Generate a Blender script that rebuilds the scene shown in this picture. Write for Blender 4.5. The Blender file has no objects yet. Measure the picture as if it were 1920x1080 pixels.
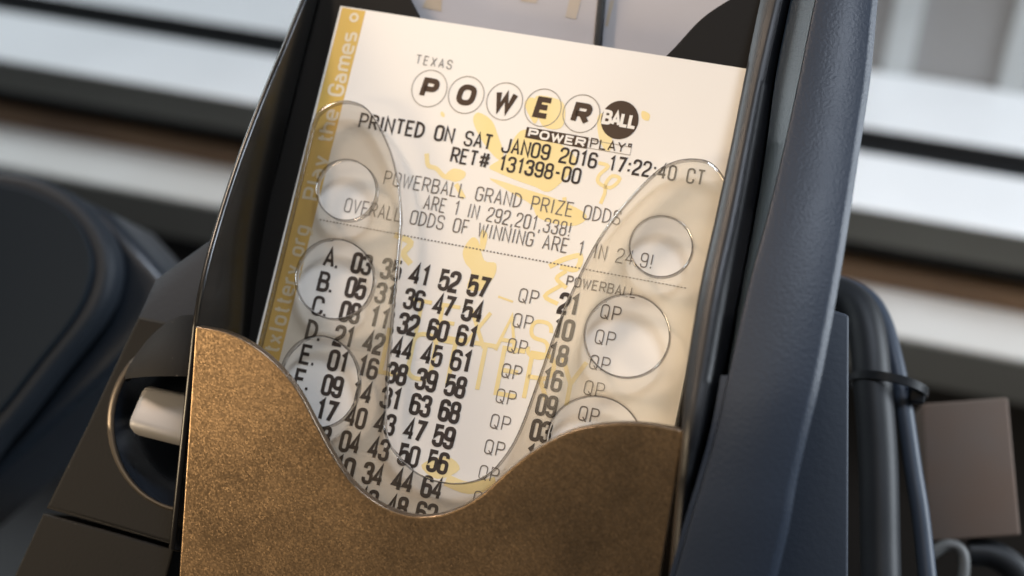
import bpy, bmesh, math, random
from mathutils import Vector, Matrix
random.seed(7)
sc = bpy.context.scene
COL = sc.collection
# ------------------------------------------------------------------ frames
# holder frame: X across the ticket, Y up the ticket, Z out of the ticket (mm)
ALPHA = math.radians(50)
S = 0.001
HOLD = (Matrix.Translation((0, 0, 0.30)) @ Matrix.Rotation(ALPHA, 4, 'X') @ Matrix.Scale(S, 4))
U0, V0 = 41.0, 50.0
# pose of the camera in the holder frame (calibrated from the ticket's own grid)
RC = ((0.95820589, -0.21881257, 0.18428927), (0.18705925, 0.96661909, 0.17508959), (-0.21644933, -0.13329887, 0.96715102))
CPOS = Vector((105.50068 - U0, V0 - 85.349, 260.13933))
CX = Vector((RC[0][0], -RC[0][1], -RC[0][2])); CY = Vector((-RC[1][0], RC[1][1], RC[1][2])); CZ = Vector((-RC[2][0], RC[2][1], RC[2][2]))
FPX = 2667.0
def ray(px, py):
    return CX * ((px - 960) / FPX) - CY * ((py - 540) / FPX) - CZ
def hp(px, py, w=0.0):
    """holder-frame point seen at a photo pixel, at height w over the ticket"""
    d = ray(px, py); s = (w - CPOS.z) / d.z
    return CPOS + d * s
def hplane(px, py, o, n):
    d = ray(px, py); s = (o - CPOS).dot(n) / d.dot(n)
    return CPOS + d * s
def W(p):
    return HOLD @ Vector(p)
# ------------------------------------------------------------------ camera
cam = bpy.data.cameras.new('camera'); camo = bpy.data.objects.new('camera', cam); COL.objects.link(camo)
mr = Matrix((CX, CY, CZ)).transposed().to_4x4()
camo.matrix_world = Matrix.Translation(W(CPOS)) @ Matrix.Rotation(ALPHA, 4, 'X') @ mr
cam.sensor_width = 36; cam.lens = 36 * FPX / 1920
cam.clip_start = 0.01; cam.clip_end = 50
cam.dof.use_dof = True; cam.dof.focus_distance = 0.262; cam.dof.aperture_fstop = 8.8
sc.camera = camo
# ------------------------------------------------------------------ world, lamps, exposure
wd = bpy.data.worlds.new('World'); sc.world = wd; wd.use_nodes = True
bg = wd.node_tree.nodes['Background']; bg.inputs[0].default_value = (0.55, 0.68, 0.9, 1); bg.inputs[1].default_value = 0.07
sc.view_settings.view_transform = 'Standard'; sc.view_settings.look = 'None'
sc.view_settings.exposure = 0; sc.view_settings.gamma = 1; sc.view_settings.use_curve_mapping = False
def area(name, ldir, dist, size, power, color, size_y=None, target=(0, 0, 0), world=False, spread=180):
    l = bpy.data.lights.new(name, 'AREA'); l.shape = 'RECTANGLE'; l.size = size; l.size_y = size_y or size
    l.energy = power; l.color = color; l.spread = math.radians(spread)
    o = bpy.data.objects.new(name, l); COL.objects.link(o)
    t = W(target)
    d = Vector(ldir).normalized()
    if not world: d = (Matrix.Rotation(ALPHA, 3, 'X') @ d)
    o.location = t + d * dist
    o.rotation_euler = (-d).to_track_quat('-Z', 'Y').to_euler()
    return o
area('ceiling_lamp', (-0.62, 0.55, 0.56), 0.9, 0.15, 0.38, (1.0, 0.77, 0.58), spread=50)
area('ceiling_lamp', (0.20, 0.68, 0.70), 0.9, 0.17, 0.51, (0.74, 0.82, 0.95), spread=60)
area('ceiling_panel', (-0.14, 0.22, 0.95), 0.9, 0.34, 1.12, (1.0, 0.85, 0.63))
area('plate_accent_light', (-0.86, -0.30, 0.50), 0.22, 0.10, 0.115, (1.0, 0.77, 0.50), target=(-40, -32, 18), spread=66)  # added unseen light, narrowed onto the bronze plate to brighten its left side
area('window_light', (-0.9, 0.34, 0.55), 0.8, 0.5, 14.5, (0.85, 0.95, 1.0), 0.4, world=True, target=(-160, 150, -190))
area('window_light', (1.0, 0.30, 0.42), 0.8, 0.5, 12.5, (0.84, 0.92, 1.0), 0.4, world=True, target=(60, 0, 0))
# ------------------------------------------------------------------ helpers
def tag(o, label=None, cat=None, group=None, kind=None):
    if label: o['label'] = label
    if cat: o['category'] = cat
    if group: o['group'] = group
    if kind: o['kind'] = kind
    return o
def thing(name, label, cat, at=(0, 0, 0), group=None):
    o = bpy.data.objects.new(name, None); COL.objects.link(o); o.empty_display_size = 0.02
    o.matrix_world = Matrix.Translation(W(at)) @ Matrix.Rotation(ALPHA, 4, 'X')
    ROOT[o.name] = o.matrix_world.copy()
    return tag(o, label, cat, group)
ROOT = {}
def link_mesh(name, verts, faces, mat, parent=None, smooth=False, mats=None, fmat=None):
    """verts are in the holder frame (mm)"""
    top = parent
    while top is not None and top.parent is not None: top = top.parent
    M = HOLD if top is None else ROOT[top.name].inverted() @ HOLD
    me = bpy.data.meshes.new(name)
    org = Vector((0, 0, 0))
    if top is None:
        c = sum((Vector(v) for v in verts), Vector()) / len(verts); org = M @ c
    me.from_pydata([(M @ Vector(v)) - org for v in verts], [], faces)
    for m in (mats or [mat]): me.materials.append(m)
    if fmat:
        for p, k in zip(me.polygons, fmat): p.material_index = k
    bm = bmesh.new(); bm.from_mesh(me); bmesh.ops.recalc_face_normals(bm, faces=bm.faces); bm.to_mesh(me); bm.free()
    if smooth:
        me.polygons.foreach_set('use_smooth', [True] * len(me.polygons))
        me.set_sharp_from_angle(angle=math.radians(40))
    o = bpy.data.objects.new(name, me); COL.objects.link(o)
    o.location = org
    if parent is not None:
        o.parent = parent
    return o
def catmull(pts, n=8, closed=False):
    pts = [Vector(p) for p in pts]; out = []; N = len(pts)
    for i in range(N if closed else N - 1):
        if closed: p0, p1, p2, p3 = pts[i - 1], pts[i], pts[(i + 1) % N], pts[(i + 2) % N]
        else:
            p1, p2 = pts[i], pts[i + 1]
            p0 = pts[i - 1] if i else p1 * 2 - p2
            p3 = pts[i + 2] if i + 2 < N else p2 * 2 - p1
        for k in range(n):
            t = k / n
            out.append(0.5 * ((2 * p1) + (p2 - p0) * t + (2 * p0 - 5 * p1 + 4 * p2 - p3) * t * t + (3 * p1 - p0 - 3 * p2 + p3) * t ** 3))
    if not closed: out.append(pts[-1])
    return out
def sheet(name, loops, frame, thick, mat, parent, bevel=0.3, side_mat=None, res=2):
    """a flat plate with holes: loops are 2D (mm) in the plane frame (o, a, b, n); front face on the plane, thickness goes behind"""
    cu = bpy.data.curves.new('tmp', 'CURVE'); cu.dimensions = '2D'; cu.fill_mode = 'BOTH'
    cu.extrude = thick / 2 - bevel; cu.bevel_depth = bevel; cu.bevel_resolution = res; cu.offset = -bevel
    for lp in loops:
        sp = cu.splines.new('POLY'); sp.points.add(len(lp) - 1); sp.use_cyclic_u = True
        for p, q in zip(sp.points, lp): p.co = (q[0], q[1], 0, 1)
    ob = bpy.data.objects.new('tmp', cu); COL.objects.link(ob)
    dg = bpy.context.evaluated_depsgraph_get(); dg.update()
    me = bpy.data.meshes.new_from_object(ob.evaluated_get(dg))
    bpy.data.objects.remove(ob); bpy.data.curves.remove(cu)
    bm = bmesh.new(); bm.from_mesh(me); bmesh.ops.remove_doubles(bm, verts=bm.verts, dist=1e-4)
    bm.normal_update()
    o, a, b, n = frame
    vs = [o + a * v.co.x + b * v.co.y + n * (v.co.z - thick / 2) for v in bm.verts]
    bm.verts.index_update()
    fs = [[v.index for v in f.verts] for f in bm.faces]
    fm = [0 if abs(f.normal.z) > 0.95 else 1 for f in bm.faces]
    bm.free(); bpy.data.meshes.remove(me)
    ob = link_mesh(name, vs, fs, mat, parent, mats=[mat, side_mat or mat], fmat=fm)
    ob.data.polygons.foreach_set('use_smooth', [k == 1 for k in fm])
    return ob
def loft(name, lines, mat, parent, closed=False, smooth=True, cap=False):
    n = len(lines[0]); vs = [p for l in lines for p in l]; fs = []
    L = len(lines)
    for i in range(L if closed else L - 1):
        j = (i + 1) % L
        for k in range(n - 1): fs.append([i * n + k, j * n + k, j * n + k + 1, i * n + k + 1])
    if cap:
        fs.append([i * n for i in range(L)]); fs.append([i * n + n - 1 for i in range(L)][::-1])
    return link_mesh(name, vs, fs, mat, parent, smooth)
def tube(name, pts, r, mat, parent, n=14):
    pts = [Vector(p) for p in pts]; vs = []; fs = []
    up = Vector((0.1, 0.2, 1))
    for i, p in enumerate(pts):
        t = (pts[min(i + 1, len(pts) - 1)] - pts[max(i - 1, 0)]).normalized()
        a = t.cross(up).normalized(); b = a.cross(t).normalized()
        for k in range(n):
            q = 2 * math.pi * k / n; vs.append(p + a * (r * math.cos(q)) + b * (r * math.sin(q)))
    for i in range(len(pts) - 1):
        for k in range(n): fs.append([i * n + k, i * n + (k + 1) % n, (i + 1) * n + (k + 1) % n, (i + 1) * n + k])
    fs.append(list(range(n))[::-1]); fs.append([(len(pts) - 1) * n + k for k in range(n)])
    return link_mesh(name, vs, fs, mat, parent, True)
def slab(name, quad, th, m, parent, bev=0.8, seg=3):
    n = (quad[1] - quad[0]).cross(quad[3] - quad[0]).normalized()
    if n.z < 0: n = -n
    v = list(quad) + [p - n * th for p in quad]
    bm = bmesh.new(); bv = [bm.verts.new(p) for p in v]
    for f in ([0, 1, 2, 3], [7, 6, 5, 4], [0, 4, 5, 1], [1, 5, 6, 2], [2, 6, 7, 3], [3, 7, 4, 0]): bm.faces.new([bv[i] for i in f])
    bmesh.ops.bevel(bm, geom=bm.edges[:], offset=bev, segments=seg, profile=0.5, affect='EDGES')
    bm.verts.index_update()
    o = link_mesh(name, [p.co.copy() for p in bm.verts], [[q.index for q in f.verts] for f in bm.faces], m, parent, True); bm.free(); return o
def frame_at(w=0.0):
    return (Vector((0, 0, w)), Vector((1, 0, 0)), Vector((0, 1, 0)), Vector((0, 0, 1)))
def to2(pts, frame):
    o, a, b, n = frame; out = []
    for p in pts:
        q = hplane(p[0], p[1], o, n) - o; out.append((q.dot(a), q.dot(b)))
    return out
# ------------------------------------------------------------------ materials
def mat(name, color, rough=0.5, metal=0.0, spec=0.5, coat=0.0, build=None):
    m = bpy.data.materials.new(name); m.use_nodes = True
    nt = m.node_tree; b = nt.nodes['Principled BSDF']
    b.inputs['Base Color'].default_value = (*color, 1); b.inputs['Roughness'].default_value = rough
    b.inputs['Metallic'].default_value = metal; b.inputs['Specular IOR Level'].default_value = spec
    b.inputs['Coat Weight'].default_value = coat
    if build: build(nt, b)
    return m
def node(nt, t, **kw):
    n = nt.nodes.new(t)
    for k, v in kw.items():
        if k in n.inputs: n.inputs[k].default_value = v
        else: setattr(n, k, v)
    return n
def grain(scale, strength, dist=0.0002, cscale=None, camt=0.0, ctint=None, voronoi=False, rvar=0.0):
    def f(nt, b):
        tc = node(nt, 'ShaderNodeTexCoord')
        t = node(nt, 'ShaderNodeTexVoronoi' if voronoi else 'ShaderNodeTexNoise', Scale=scale)
        nt.links.new(tc.outputs['Object'], t.inputs['Vector'])
        bp = node(nt, 'ShaderNodeBump', Strength=strength, Distance=dist)
        nt.links.new(t.outputs[0], bp.inputs['Height']); nt.links.new(bp.outputs[0], b.inputs['Normal'])
        if camt:
            n2 = node(nt, 'ShaderNodeTexNoise', Scale=cscale, Detail=6.0)
            nt.links.new(tc.outputs['Object'], n2.inputs['Vector'])
            mx = node(nt, 'ShaderNodeMix', data_type='RGBA')
            base = b.inputs['Base Color'].default_value[:]
            mx.inputs[6].default_value = base
            mx.inputs[7].default_value = (*(ctint or [c * 0.5 for c in base[:3]]), 1)
            mr = node(nt, 'ShaderNodeMapRange'); mr.inputs[1].default_value = 0.17; mr.inputs[2].default_value = 0.7; mr.inputs[4].default_value = camt
            nt.links.new(n2.outputs[0], mr.inputs[0]); nt.links.new(mr.outputs[0], mx.inputs[0])
            nt.links.new(mx.outputs[2], b.inputs['Base Color'])
        if rvar:
            n3 = node(nt, 'ShaderNodeTexNoise', Scale=60.0, Detail=4.0)
            nt.links.new(tc.outputs['Object'], n3.inputs['Vector'])
            m3 = node(nt, 'ShaderNodeMapRange'); r = b.inputs['Roughness'].default_value
            m3.inputs[3].default_value = r - rvar; m3.inputs[4].default_value = r + rvar
            nt.links.new(n3.outputs[0], m3.inputs[0]); nt.links.new(m3.outputs[0], b.inputs['Roughness'])
    return f
def dusty(nt, b):
    """matte black plastic with specks of dust"""
    tc = node(nt, 'ShaderNodeTexCoord')
    v = node(nt, 'ShaderNodeTexVoronoi', Scale=330.0, Randomness=1.0); nt.links.new(tc.outputs['Object'], v.inputs['Vector'])
    lt = node(nt, 'ShaderNodeMapRange'); lt.inputs[1].default_value = 0.07; lt.inputs[2].default_value = 0.03; lt.inputs[3].default_value = 0; lt.inputs[4].default_value = 1
    nt.links.new(v.outputs['Distance'], lt.inputs[0])
    wn = node(nt, 'ShaderNodeTexNoise', Scale=90.0, Detail=5.0); nt.links.new(tc.outputs['Object'], wn.inputs['Vector'])
    th = node(nt, 'ShaderNodeMapRange'); th.inputs[1].default_value = 0.53; th.inputs[2].default_value = 0.66
    nt.links.new(wn.outputs[0], th.inputs[0])
    mu = node(nt, 'ShaderNodeMath', operation='MULTIPLY'); nt.links.new(lt.outputs[0], mu.inputs[0]); nt.links.new(th.outputs[0], mu.inputs[1])
    mx = node(nt, 'ShaderNodeMix', data_type='RGBA'); mx.inputs[6].default_value = b.inputs['Base Color'].default_value[:]; mx.inputs[7].default_value = (0.22, 0.2, 0.17, 1)
    nt.links.new(mu.outputs[0], mx.inputs[0]); nt.links.new(mx.outputs[2], b.inputs['Base Color'])
    t = node(nt, 'ShaderNodeTexNoise', Scale=1500.0); nt.links.new(tc.outputs['Object'], t.inputs['Vector'])
    bp = node(nt, 'ShaderNodeBump', Strength=0.25, Distance=0.0002); nt.links.new(t.outputs[0], bp.inputs['Height']); nt.links.new(bp.outputs[0], b.inputs['Normal'])
def flakes(nt, b):
    """bronze metallic paint: each tiny flake has its own tilt and tone"""
    tc = node(nt, 'ShaderNodeTexCoord')
    v = node(nt, 'ShaderNodeTexVoronoi', Scale=4200.0); nt.links.new(tc.outputs['Object'], v.inputs['Vector'])
    geo = node(nt, 'ShaderNodeNewGeometry')
    sub = node(nt, 'ShaderNodeVectorMath', operation='SUBTRACT'); nt.links.new(v.outputs['Color'], sub.inputs[0]); sub.inputs[1].default_value = (0.5, 0.5, 0.5)
    scl = node(nt, 'ShaderNodeVectorMath', operation='SCALE'); scl.inputs['Scale'].default_value = 0.17; nt.links.new(sub.outputs[0], scl.inputs[0])
    add = node(nt, 'ShaderNodeVectorMath', operation='ADD'); nt.links.new(scl.outputs[0], add.inputs[0]); nt.links.new(geo.outputs['Normal'], add.inputs[1])
    nrm = node(nt, 'ShaderNodeVectorMath', operation='NORMALIZE'); nt.links.new(add.outputs[0], nrm.inputs[0]); nt.links.new(nrm.outputs[0], b.inputs['Normal'])
    sep = node(nt, 'ShaderNodeSeparateColor'); nt.links.new(v.outputs['Color'], sep.inputs[0])
    mx = node(nt, 'ShaderNodeMix', data_type='RGBA'); mx.inputs[6].default_value = (0.25, 0.168, 0.092, 1); mx.inputs[7].default_value = (0.30, 0.202, 0.112, 1)
    nt.links.new(sep.outputs[1], mx.inputs[0]); nt.links.new(mx.outputs[2], b.inputs['Base Color'])
    n3 = node(nt, 'ShaderNodeTexNoise', Scale=45.0, Detail=7.0, Roughness=0.65); nt.links.new(tc.outputs['Object'], n3.inputs['Vector'])
    m3 = node(nt, 'ShaderNodeMapRange'); m3.inputs[1].default_value = 0.3; m3.inputs[2].default_value = 0.7; m3.inputs[3].default_value = 0.34; m3.inputs[4].default_value = 0.52
    nt.links.new(n3.outputs[0], m3.inputs[0]); nt.links.new(m3.outputs[0], b.inputs['Roughness'])
M_BRONZE = mat('bronze metallic plate', (0.33, 0.21, 0.10), 0.42, 0.9, build=flakes)
M_BLACK = mat('black plastic', (0.008, 0.0085, 0.010), 0.42, spec=0.3, build=grain(900, 0.15, rvar=0.08))
M_GLOSS = mat('glossy black plastic', (0.006, 0.0055, 0.005), 0.25, spec=0.3, build=grain(400, 0.05, rvar=0.05))
M_RAIL = mat('grained slate plastic', (0.022, 0.029, 0.043), 0.4, spec=0.26, build=grain(1700, 0.36, 0.0002, rvar=0.06))
M_BEVEL = mat('teal slate plastic', (0.022, 0.032, 0.042), 0.42, spec=0.28, build=grain(1500, 0.3, 0.0002))
M_MATTE = mat('dusty black plastic', (0.009, 0.0085, 0.008), 0.72, spec=0.12, build=dusty)
M_SLATE = mat('slate grey plastic', (0.030, 0.036, 0.047), 0.5, spec=0.22, build=grain(900, 0.2))
M_LEVER = mat('ivory plastic', (0.215, 0.21, 0.21), 0.4, build=grain(300, 0.1, camt=0.3, cscale=120, ctint=(0.16, 0.155, 0.155)))
M_CABLE = mat('black cable rubber', (0.010, 0.011, 0.013), 0.5, spec=0.3, build=grain(700, 0.1))
M_CABLE2 = mat('slate cable rubber', (0.035, 0.045, 0.063), 0.45, spec=0.3, build=grain(700, 0.1))
M_CARD = mat('grey brown card', (0.105, 0.082, 0.068), 0.8, build=grain(300, 0.1, camt=0.8, cscale=60, ctint=(0.12, 0.07, 0.045)))
M_ALU = mat('brushed aluminium', (0.80, 0.81, 0.82), 0.42, 0.1, build=grain(200, 0.08, camt=0.35, cscale=18, ctint=(0.55, 0.56, 0.57)))
M_ALUD = mat('weathered aluminium', (0.60, 0.59, 0.57), 0.5, 0.1, build=grain(200, 0.08, camt=0.5, cscale=14, ctint=(0.42, 0.38, 0.33)))
M_GASKET = mat('black rubber gasket', (0.008, 0.009, 0.010), 0.6, build=grain(300, 0.1))
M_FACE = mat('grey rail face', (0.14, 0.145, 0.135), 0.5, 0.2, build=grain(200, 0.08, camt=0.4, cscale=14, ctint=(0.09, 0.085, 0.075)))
M_WOOD = mat('brown varnished strip', (0.17, 0.10, 0.05), 0.5, build=grain(60, 0.1, camt=0.7, cscale=20, ctint=(0.06, 0.03, 0.015)))
M_PANE = mat('dusty pane', (0.33, 0.32, 0.31), 0.35, build=grain(40, 0.05, camt=0.5, cscale=9, ctint=(0.24, 0.23, 0.23)))
M_STRIP = mat('pale pane bar', (0.55, 0.57, 0.57), 0.4, build=grain(60, 0.1, camt=0.3, cscale=30))
M_WALL = mat('dark painted wall', (0.03, 0.027, 0.024), 0.7, build=grain(60, 0.2, camt=0.4, cscale=8))
M_COUNTER = mat('dark counter laminate', (0.02, 0.019, 0.019), 0.5, build=grain(300, 0.1, camt=0.4, cscale=30))
def paperfib(amt, tint):
    return grain(420, 0.12, 0.0001, cscale=60, camt=amt, ctint=tint)
M_PAPER = mat('cream ticket paper', (0.80, 0.765, 0.71), 0.6, spec=0.3, build=paperfib(0.25, (0.76, 0.715, 0.65)))
M_SLIP = mat('grey slip paper', (0.43, 0.415, 0.43), 0.6, spec=0.3, build=paperfib(0.5, (0.37, 0.345, 0.345)))
M_YEL = mat('pale yellow print', (0.82, 0.64, 0.26), 0.6, spec=0.3, build=paperfib(0.7, (0.82, 0.71, 0.43)))
M_GOLD = mat('golden border print', (0.68, 0.44, 0.09), 0.6, spec=0.3, build=paperfib(0.6, (0.62, 0.42, 0.13)))
M_PALE = mat('pale letter print', (0.74, 0.66, 0.52), 0.6, spec=0.3, build=paperfib(0.5, (0.70, 0.58, 0.36)))
M_INK = mat('dark thermal print', (0.026, 0.019, 0.016), 0.55, spec=0.3, build=paperfib(0.8, (0.06, 0.045, 0.038)))
M_LOGO = mat('brown logo print', (0.045, 0.024, 0.012), 0.55, spec=0.3, build=paperfib(0.6, (0.075, 0.045, 0.025)))
M_FAINT = mat('grey thermal print', (0.15, 0.13, 0.11), 0.55, spec=0.3, build=paperfib(0.8, (0.2, 0.17, 0.15)))
M_HAIR = mat('fine grey line print', (0.30, 0.26, 0.22), 0.55, spec=0.3)
M_OCHRE = mat('ochre slip print', (0.42, 0.31, 0.18), 0.6, spec=0.3, build=paperfib(0.8, (0.42, 0.38, 0.34)))
def clear(name, tint, gloss, rough, haze):
    m = bpy.data.materials.new(name); m.use_nodes = True; nt = m.node_tree
    nt.nodes.remove(nt.nodes['Principled BSDF'])
    tr = node(nt, 'ShaderNodeBsdfTransparent'); tr.inputs[0].default_value = (*tint, 1)
    gl = node(nt, 'ShaderNodeBsdfGlossy'); gl.inputs['Roughness'].default_value = rough; gl.inputs[0].default_value = (1, 1, 1, 1)
    ge = node(nt, 'ShaderNodeNewGeometry')
    dt = node(nt, 'ShaderNodeVectorMath', operation='DOT_PRODUCT'); nt.links.new(ge.outputs['Incoming'], dt.inputs[0]); nt.links.new(ge.outputs['Normal'], dt.inputs[1])
    ab = node(nt, 'ShaderNodeMath', operation='ABSOLUTE'); nt.links.new(dt.outputs['Value'], ab.inputs[0])
    om = node(nt, 'ShaderNodeMath', operation='SUBTRACT'); om.inputs[0].default_value = 1.0; nt.links.new(ab.outputs[0], om.inputs[1])
    pw = node(nt, 'ShaderNodeMath', operation='POWER'); pw.inputs[1].default_value = 5.0; nt.links.new(om.outputs[0], pw.inputs[0])
    fr = node(nt, 'ShaderNodeMath', operation='MULTIPLY_ADD'); fr.inputs[1].default_value = 0.96; fr.inputs[2].default_value = 0.04; nt.links.new(pw.outputs[0], fr.inputs[0])
    tc = node(nt, 'ShaderNodeTexCoord')
    ns = node(nt, 'ShaderNodeTexNoise', Scale=220.0, Detail=8.0); nt.links.new(tc.outputs['Object'], ns.inputs['Vector'])
    mr = node(nt, 'ShaderNodeMapRange'); mr.inputs[1].default_value = 0.3; mr.inputs[2].default_value = 0.7; mr.inputs[3].default_value = haze * .75; mr.inputs[4].default_value = haze * 1.25
    nt.links.new(ns.outputs[0], mr.inputs[0])
    df = node(nt, 'ShaderNodeBsdfDiffuse'); df.inputs[0].default_value = (0.62, 0.52, 0.40, 1)
    m0 = node(nt, 'ShaderNodeMixShader'); nt.links.new(mr.outputs[0], m0.inputs[0]); nt.links.new(tr.outputs[0], m0.inputs[1]); nt.links.new(df.outputs[0], m0.inputs[2])
    mul = node(nt, 'ShaderNodeMath', operation='MULTIPLY'); mul.inputs[1].default_value = gloss
    nt.links.new(fr.outputs[0], mul.inputs[0])
    mx = node(nt, 'ShaderNodeMixShader'); nt.links.new(mul.outputs[0], mx.inputs[0]); nt.links.new(m0.outputs[0], mx.inputs[1]); nt.links.new(gl.outputs[0], mx.inputs[2])
    nt.links.new(mx.outputs[0], nt.nodes['Material Output'].inputs[0])
    return m
M_CLEAR = clear('smoky clear acrylic', (0.898, 0.88, 0.848), 0.75, 0.10, 0.025)
M_CLEAR_EDGE = clear('acrylic cut edge', (0.50, 0.49, 0.48), 3.0, 0.08, 0.0)
# ------------------------------------------------------------------ setting
def plane_world(name, pts, m, kind='structure'):
    inv = HOLD.inverted()
    o = link_mesh(name, [inv @ Vector(p) for p in pts], [list(range(len(pts)))], m)
    return tag(o, kind=kind)
plane_world('counter', [(-3, -3, 0), (3, -3, 0), (3, 3, 0), (-3, 3, 0)], M_COUNTER)
# window track: profile traced at one column of the photograph, followed along horizontal ledges and upright faces
INV = HOLD.inverted(); N3 = HOLD.to_3x3()
def wray(px, py):
    o = W(CPOS); d = (N3 @ ray(px, py)).normalized(); return o, d
def hit_y(px, py, y):
    o, d = wray(px, py); return o + d * ((y - o.y) / d.y)
def hit_z(px, py, z):
    o, d = wray(px, py); return o + d * ((z - o.z) / d.z)
PXC = 900
Y0 = 0.24
b0 = hit_y(PXC, 480, Y0)                     # front lip of the lowest sill
b1 = hit_z(PXC, 402, b0.z + 0.001)           # back of the lowest sill
b2 = hit_y(PXC, 366, b1.y)                   # top of the brown strip
b3 = hit_y(PXC, 325, b1.y - 0.004)           # bottom of the grey face
b4 = hit_y(PXC, 264, b1.y - 0.004)           # top of the grey face = front of the bright ledge
b5 = hit_z(PXC, 168, b4.z)                   # back of the bright ledge
b6 = hit_z(PXC, 120, b4.z + 0.004)           # front of the upper ledge
b7 = hit_z(PXC, 20, b4.z + 0.006)
print('prof', b0, b1, b4, b5, b7)            # back of the upper ledge
XL, XR = -1.0, 1.3
def extr(name, prof, m, parent, bev=0.0):
    vs = []
    for x in (XL, XR):
        for (y, z) in prof: vs.append(INV @ Vector((x, y, z)))
    n = len(prof)
    fs = [[k, (k + 1) % n, n + (k + 1) % n, n + k] for k in range(n)] + [list(range(n))[::-1], list(range(n, 2 * n))]
    return link_mesh(name, vs, fs, m, parent)
win = thing('window_track', 'aluminium window track of stepped pale ledges with black grooves running behind the ticket holder', 'window frame', at=INV @ Vector((0, b5.y, b0.z - 0.03)))
extr('sill_ledge', [(b0.y, b0.z), (b0.y, b0.z - 0.018), (b1.y + .06, b0.z - 0.018), (b1.y + .06, b1.z), (b1.y, b1.z)], M_ALUD, win)
extr('wood_strip', [(b1.y, b1.z + .0005), (b1.y + .05, b1.z + .0005), (b1.y + .05, b2.z), (b1.y, b2.z)], M_WOOD, win)
extr('gasket', [(b1.y + .006, b2.z), (b1.y + .05, b2.z), (b1.y + .05, b3.z), (b1.y + .006, b3.z)], M_GASKET, win)
extr('front_rail', [(b3.y, b3.z + .0005), (b5.y, b3.z + .0005), (b5.y, b5.z), (b4.y + .0005, b4.z), (b4.y, b4.z - .0005)], M_ALU, win)
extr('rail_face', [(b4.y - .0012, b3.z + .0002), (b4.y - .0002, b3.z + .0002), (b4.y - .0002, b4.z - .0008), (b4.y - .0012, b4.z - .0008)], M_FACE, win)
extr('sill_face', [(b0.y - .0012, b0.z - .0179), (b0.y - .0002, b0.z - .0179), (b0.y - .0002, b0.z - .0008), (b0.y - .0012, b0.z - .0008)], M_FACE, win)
extr('gasket', [(b5.y + .0003, b3.z + .0005), (b6.y - .0003, b3.z + .0005), (b6.y - .0003, b6.z - .0006), (b6.y - .002, b6.z - .0006), (b6.y - .0025, b5.z - .004), (b5.y + .0003, b5.z - .004)], M_GASKET, win)
extr('back_rail', [(b6.y, b3.z), (b7.y, b3.z), (b7.y, b7.z), (b6.y + .0005, b6.z), (b6.y, b6.z - .0005)], M_ALU, win)
pane = extr('pane', [(b7.y + .001, b7.z - .02), (b7.y + .008, b7.z - .02), (b7.y + .008, b7.z + .6), (b7.y + .001, b7.z + .6)], M_PANE, win)
for px in (1695, 1925):
    q = hit_y(px, 60, b7.y)
    y, x, z0, z1 = b7.y - .0015, q.x, b7.z + .0003, b7.z + .6
    vs = [INV @ Vector(p) for p in ((x - .006, y, z0), (x + .006, y, z0), (x + .006, y, z1), (x - .006, y, z1), (x - .006, y + .003, z0), (x + .006, y + .003, z0), (x + .006, y + .003, z1), (x - .006, y + .003, z1))]
    link_mesh('glazing_bar', vs, [[0, 1, 2, 3], [4, 5, 6, 7], [0, 1, 5, 4], [1, 2, 6, 5], [2, 3, 7, 6], [3, 0, 4, 7]], M_STRIP, win)
wall = plane_world('wall', [(XL, b0.y + .02, -0.01), (XR, b0.y + .02, -0.01), (XR, b0.y + .02, b0.z - .0185), (XL, b0.y + .02, b0.z - .0185)], M_WALL)
# ------------------------------------------------------------------ ticket holder
hold = thing('ticket_dispenser', 'black plastic lottery ticket dispenser with wavy bronze front plate and clear acrylic guide', 'dispenser', at=(0, -75, -30))
# back board with a round notch at its top
fb = frame_at(-0.6)
notch = catmull([(700, -120), (742, -60), (776, 10), (850, 140), (980, 215), (1100, 205), (1190, 155), (1255, 98), (1318, 32), (1395, -20), (1480, -90)], 8)
bk = [(560, -130)] + [tuple(p) for p in [(q.x, q.y) for q in catmull([Vector((p.x, p.y, 0)) for p in [Vector((a.x, a.y, 0)) if len(a) == 3 else Vector((a[0], a[1], 0)) for a in notch]], 1)]] + [(1520, -130), (1300, 1000), (330, 1000)]
bk2 = to2(bk, fb)
bk2[-2] = (46, -62); bk2[-1] = (-46, -62); bk2[0] = (-46, bk2[0][1]); bk2[-3] = (49, bk2[-3][1])
sheet('back_board', [bk2], fb, 2.0, mat('matte black board', (0.008, 0.007, 0.006), .6, spec=.15, build=grain(700, .1)), hold, 0.3)
# left cheek: an upright wall whose rim rises towards the front plate
UL = -43.0
def rim_w(px, py, u):
    n = Vector((1, 0, 0)); p = hplane(px, py, Vector((u, 0, 0)), n); return p
rimpx = [(620, -110), (573, 0), (538, 85), (500, 175), (466, 262), (440, 335), (416, 410), (396, 480), (380, 550), (370, 614)]
ULS = [-46.5, -46.5, -46.5, -46.4, -46.2, -45.9, -45.4, -44.6, -43.7, -43.0]
rim = catmull([rim_w(x, y, u) for (x, y), u in zip(rimpx, ULS)], 6)
TOPW = rim[-1].z
print('rim heights', [round(p.z, 1) for p in rim[::6]], 'plate top y', rim[-1].y)
endv = Vector((UL, rim[-1].y - 40, rim[-1].z - 14))
rim.append(endv)
def off(l, du=0, dw=0, w=None, dv=0):
    return [Vector((p.x + du, p.y + dv, (p.z + dw) if w is None else w)) for p in l]
loft('left_cheek', [off(rim, 0.2, w=-14), off(rim, 0.2, -0.6), off(rim, 0.05, -0.15), off(rim, -0.25, 0), off(rim, -.8, 0), off(rim, -1.1, -.2), off(rim, -1.3, -.7), off(rim, -1.3, w=-14)], M_GLOSS, hold, closed=True, cap=True)
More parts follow.
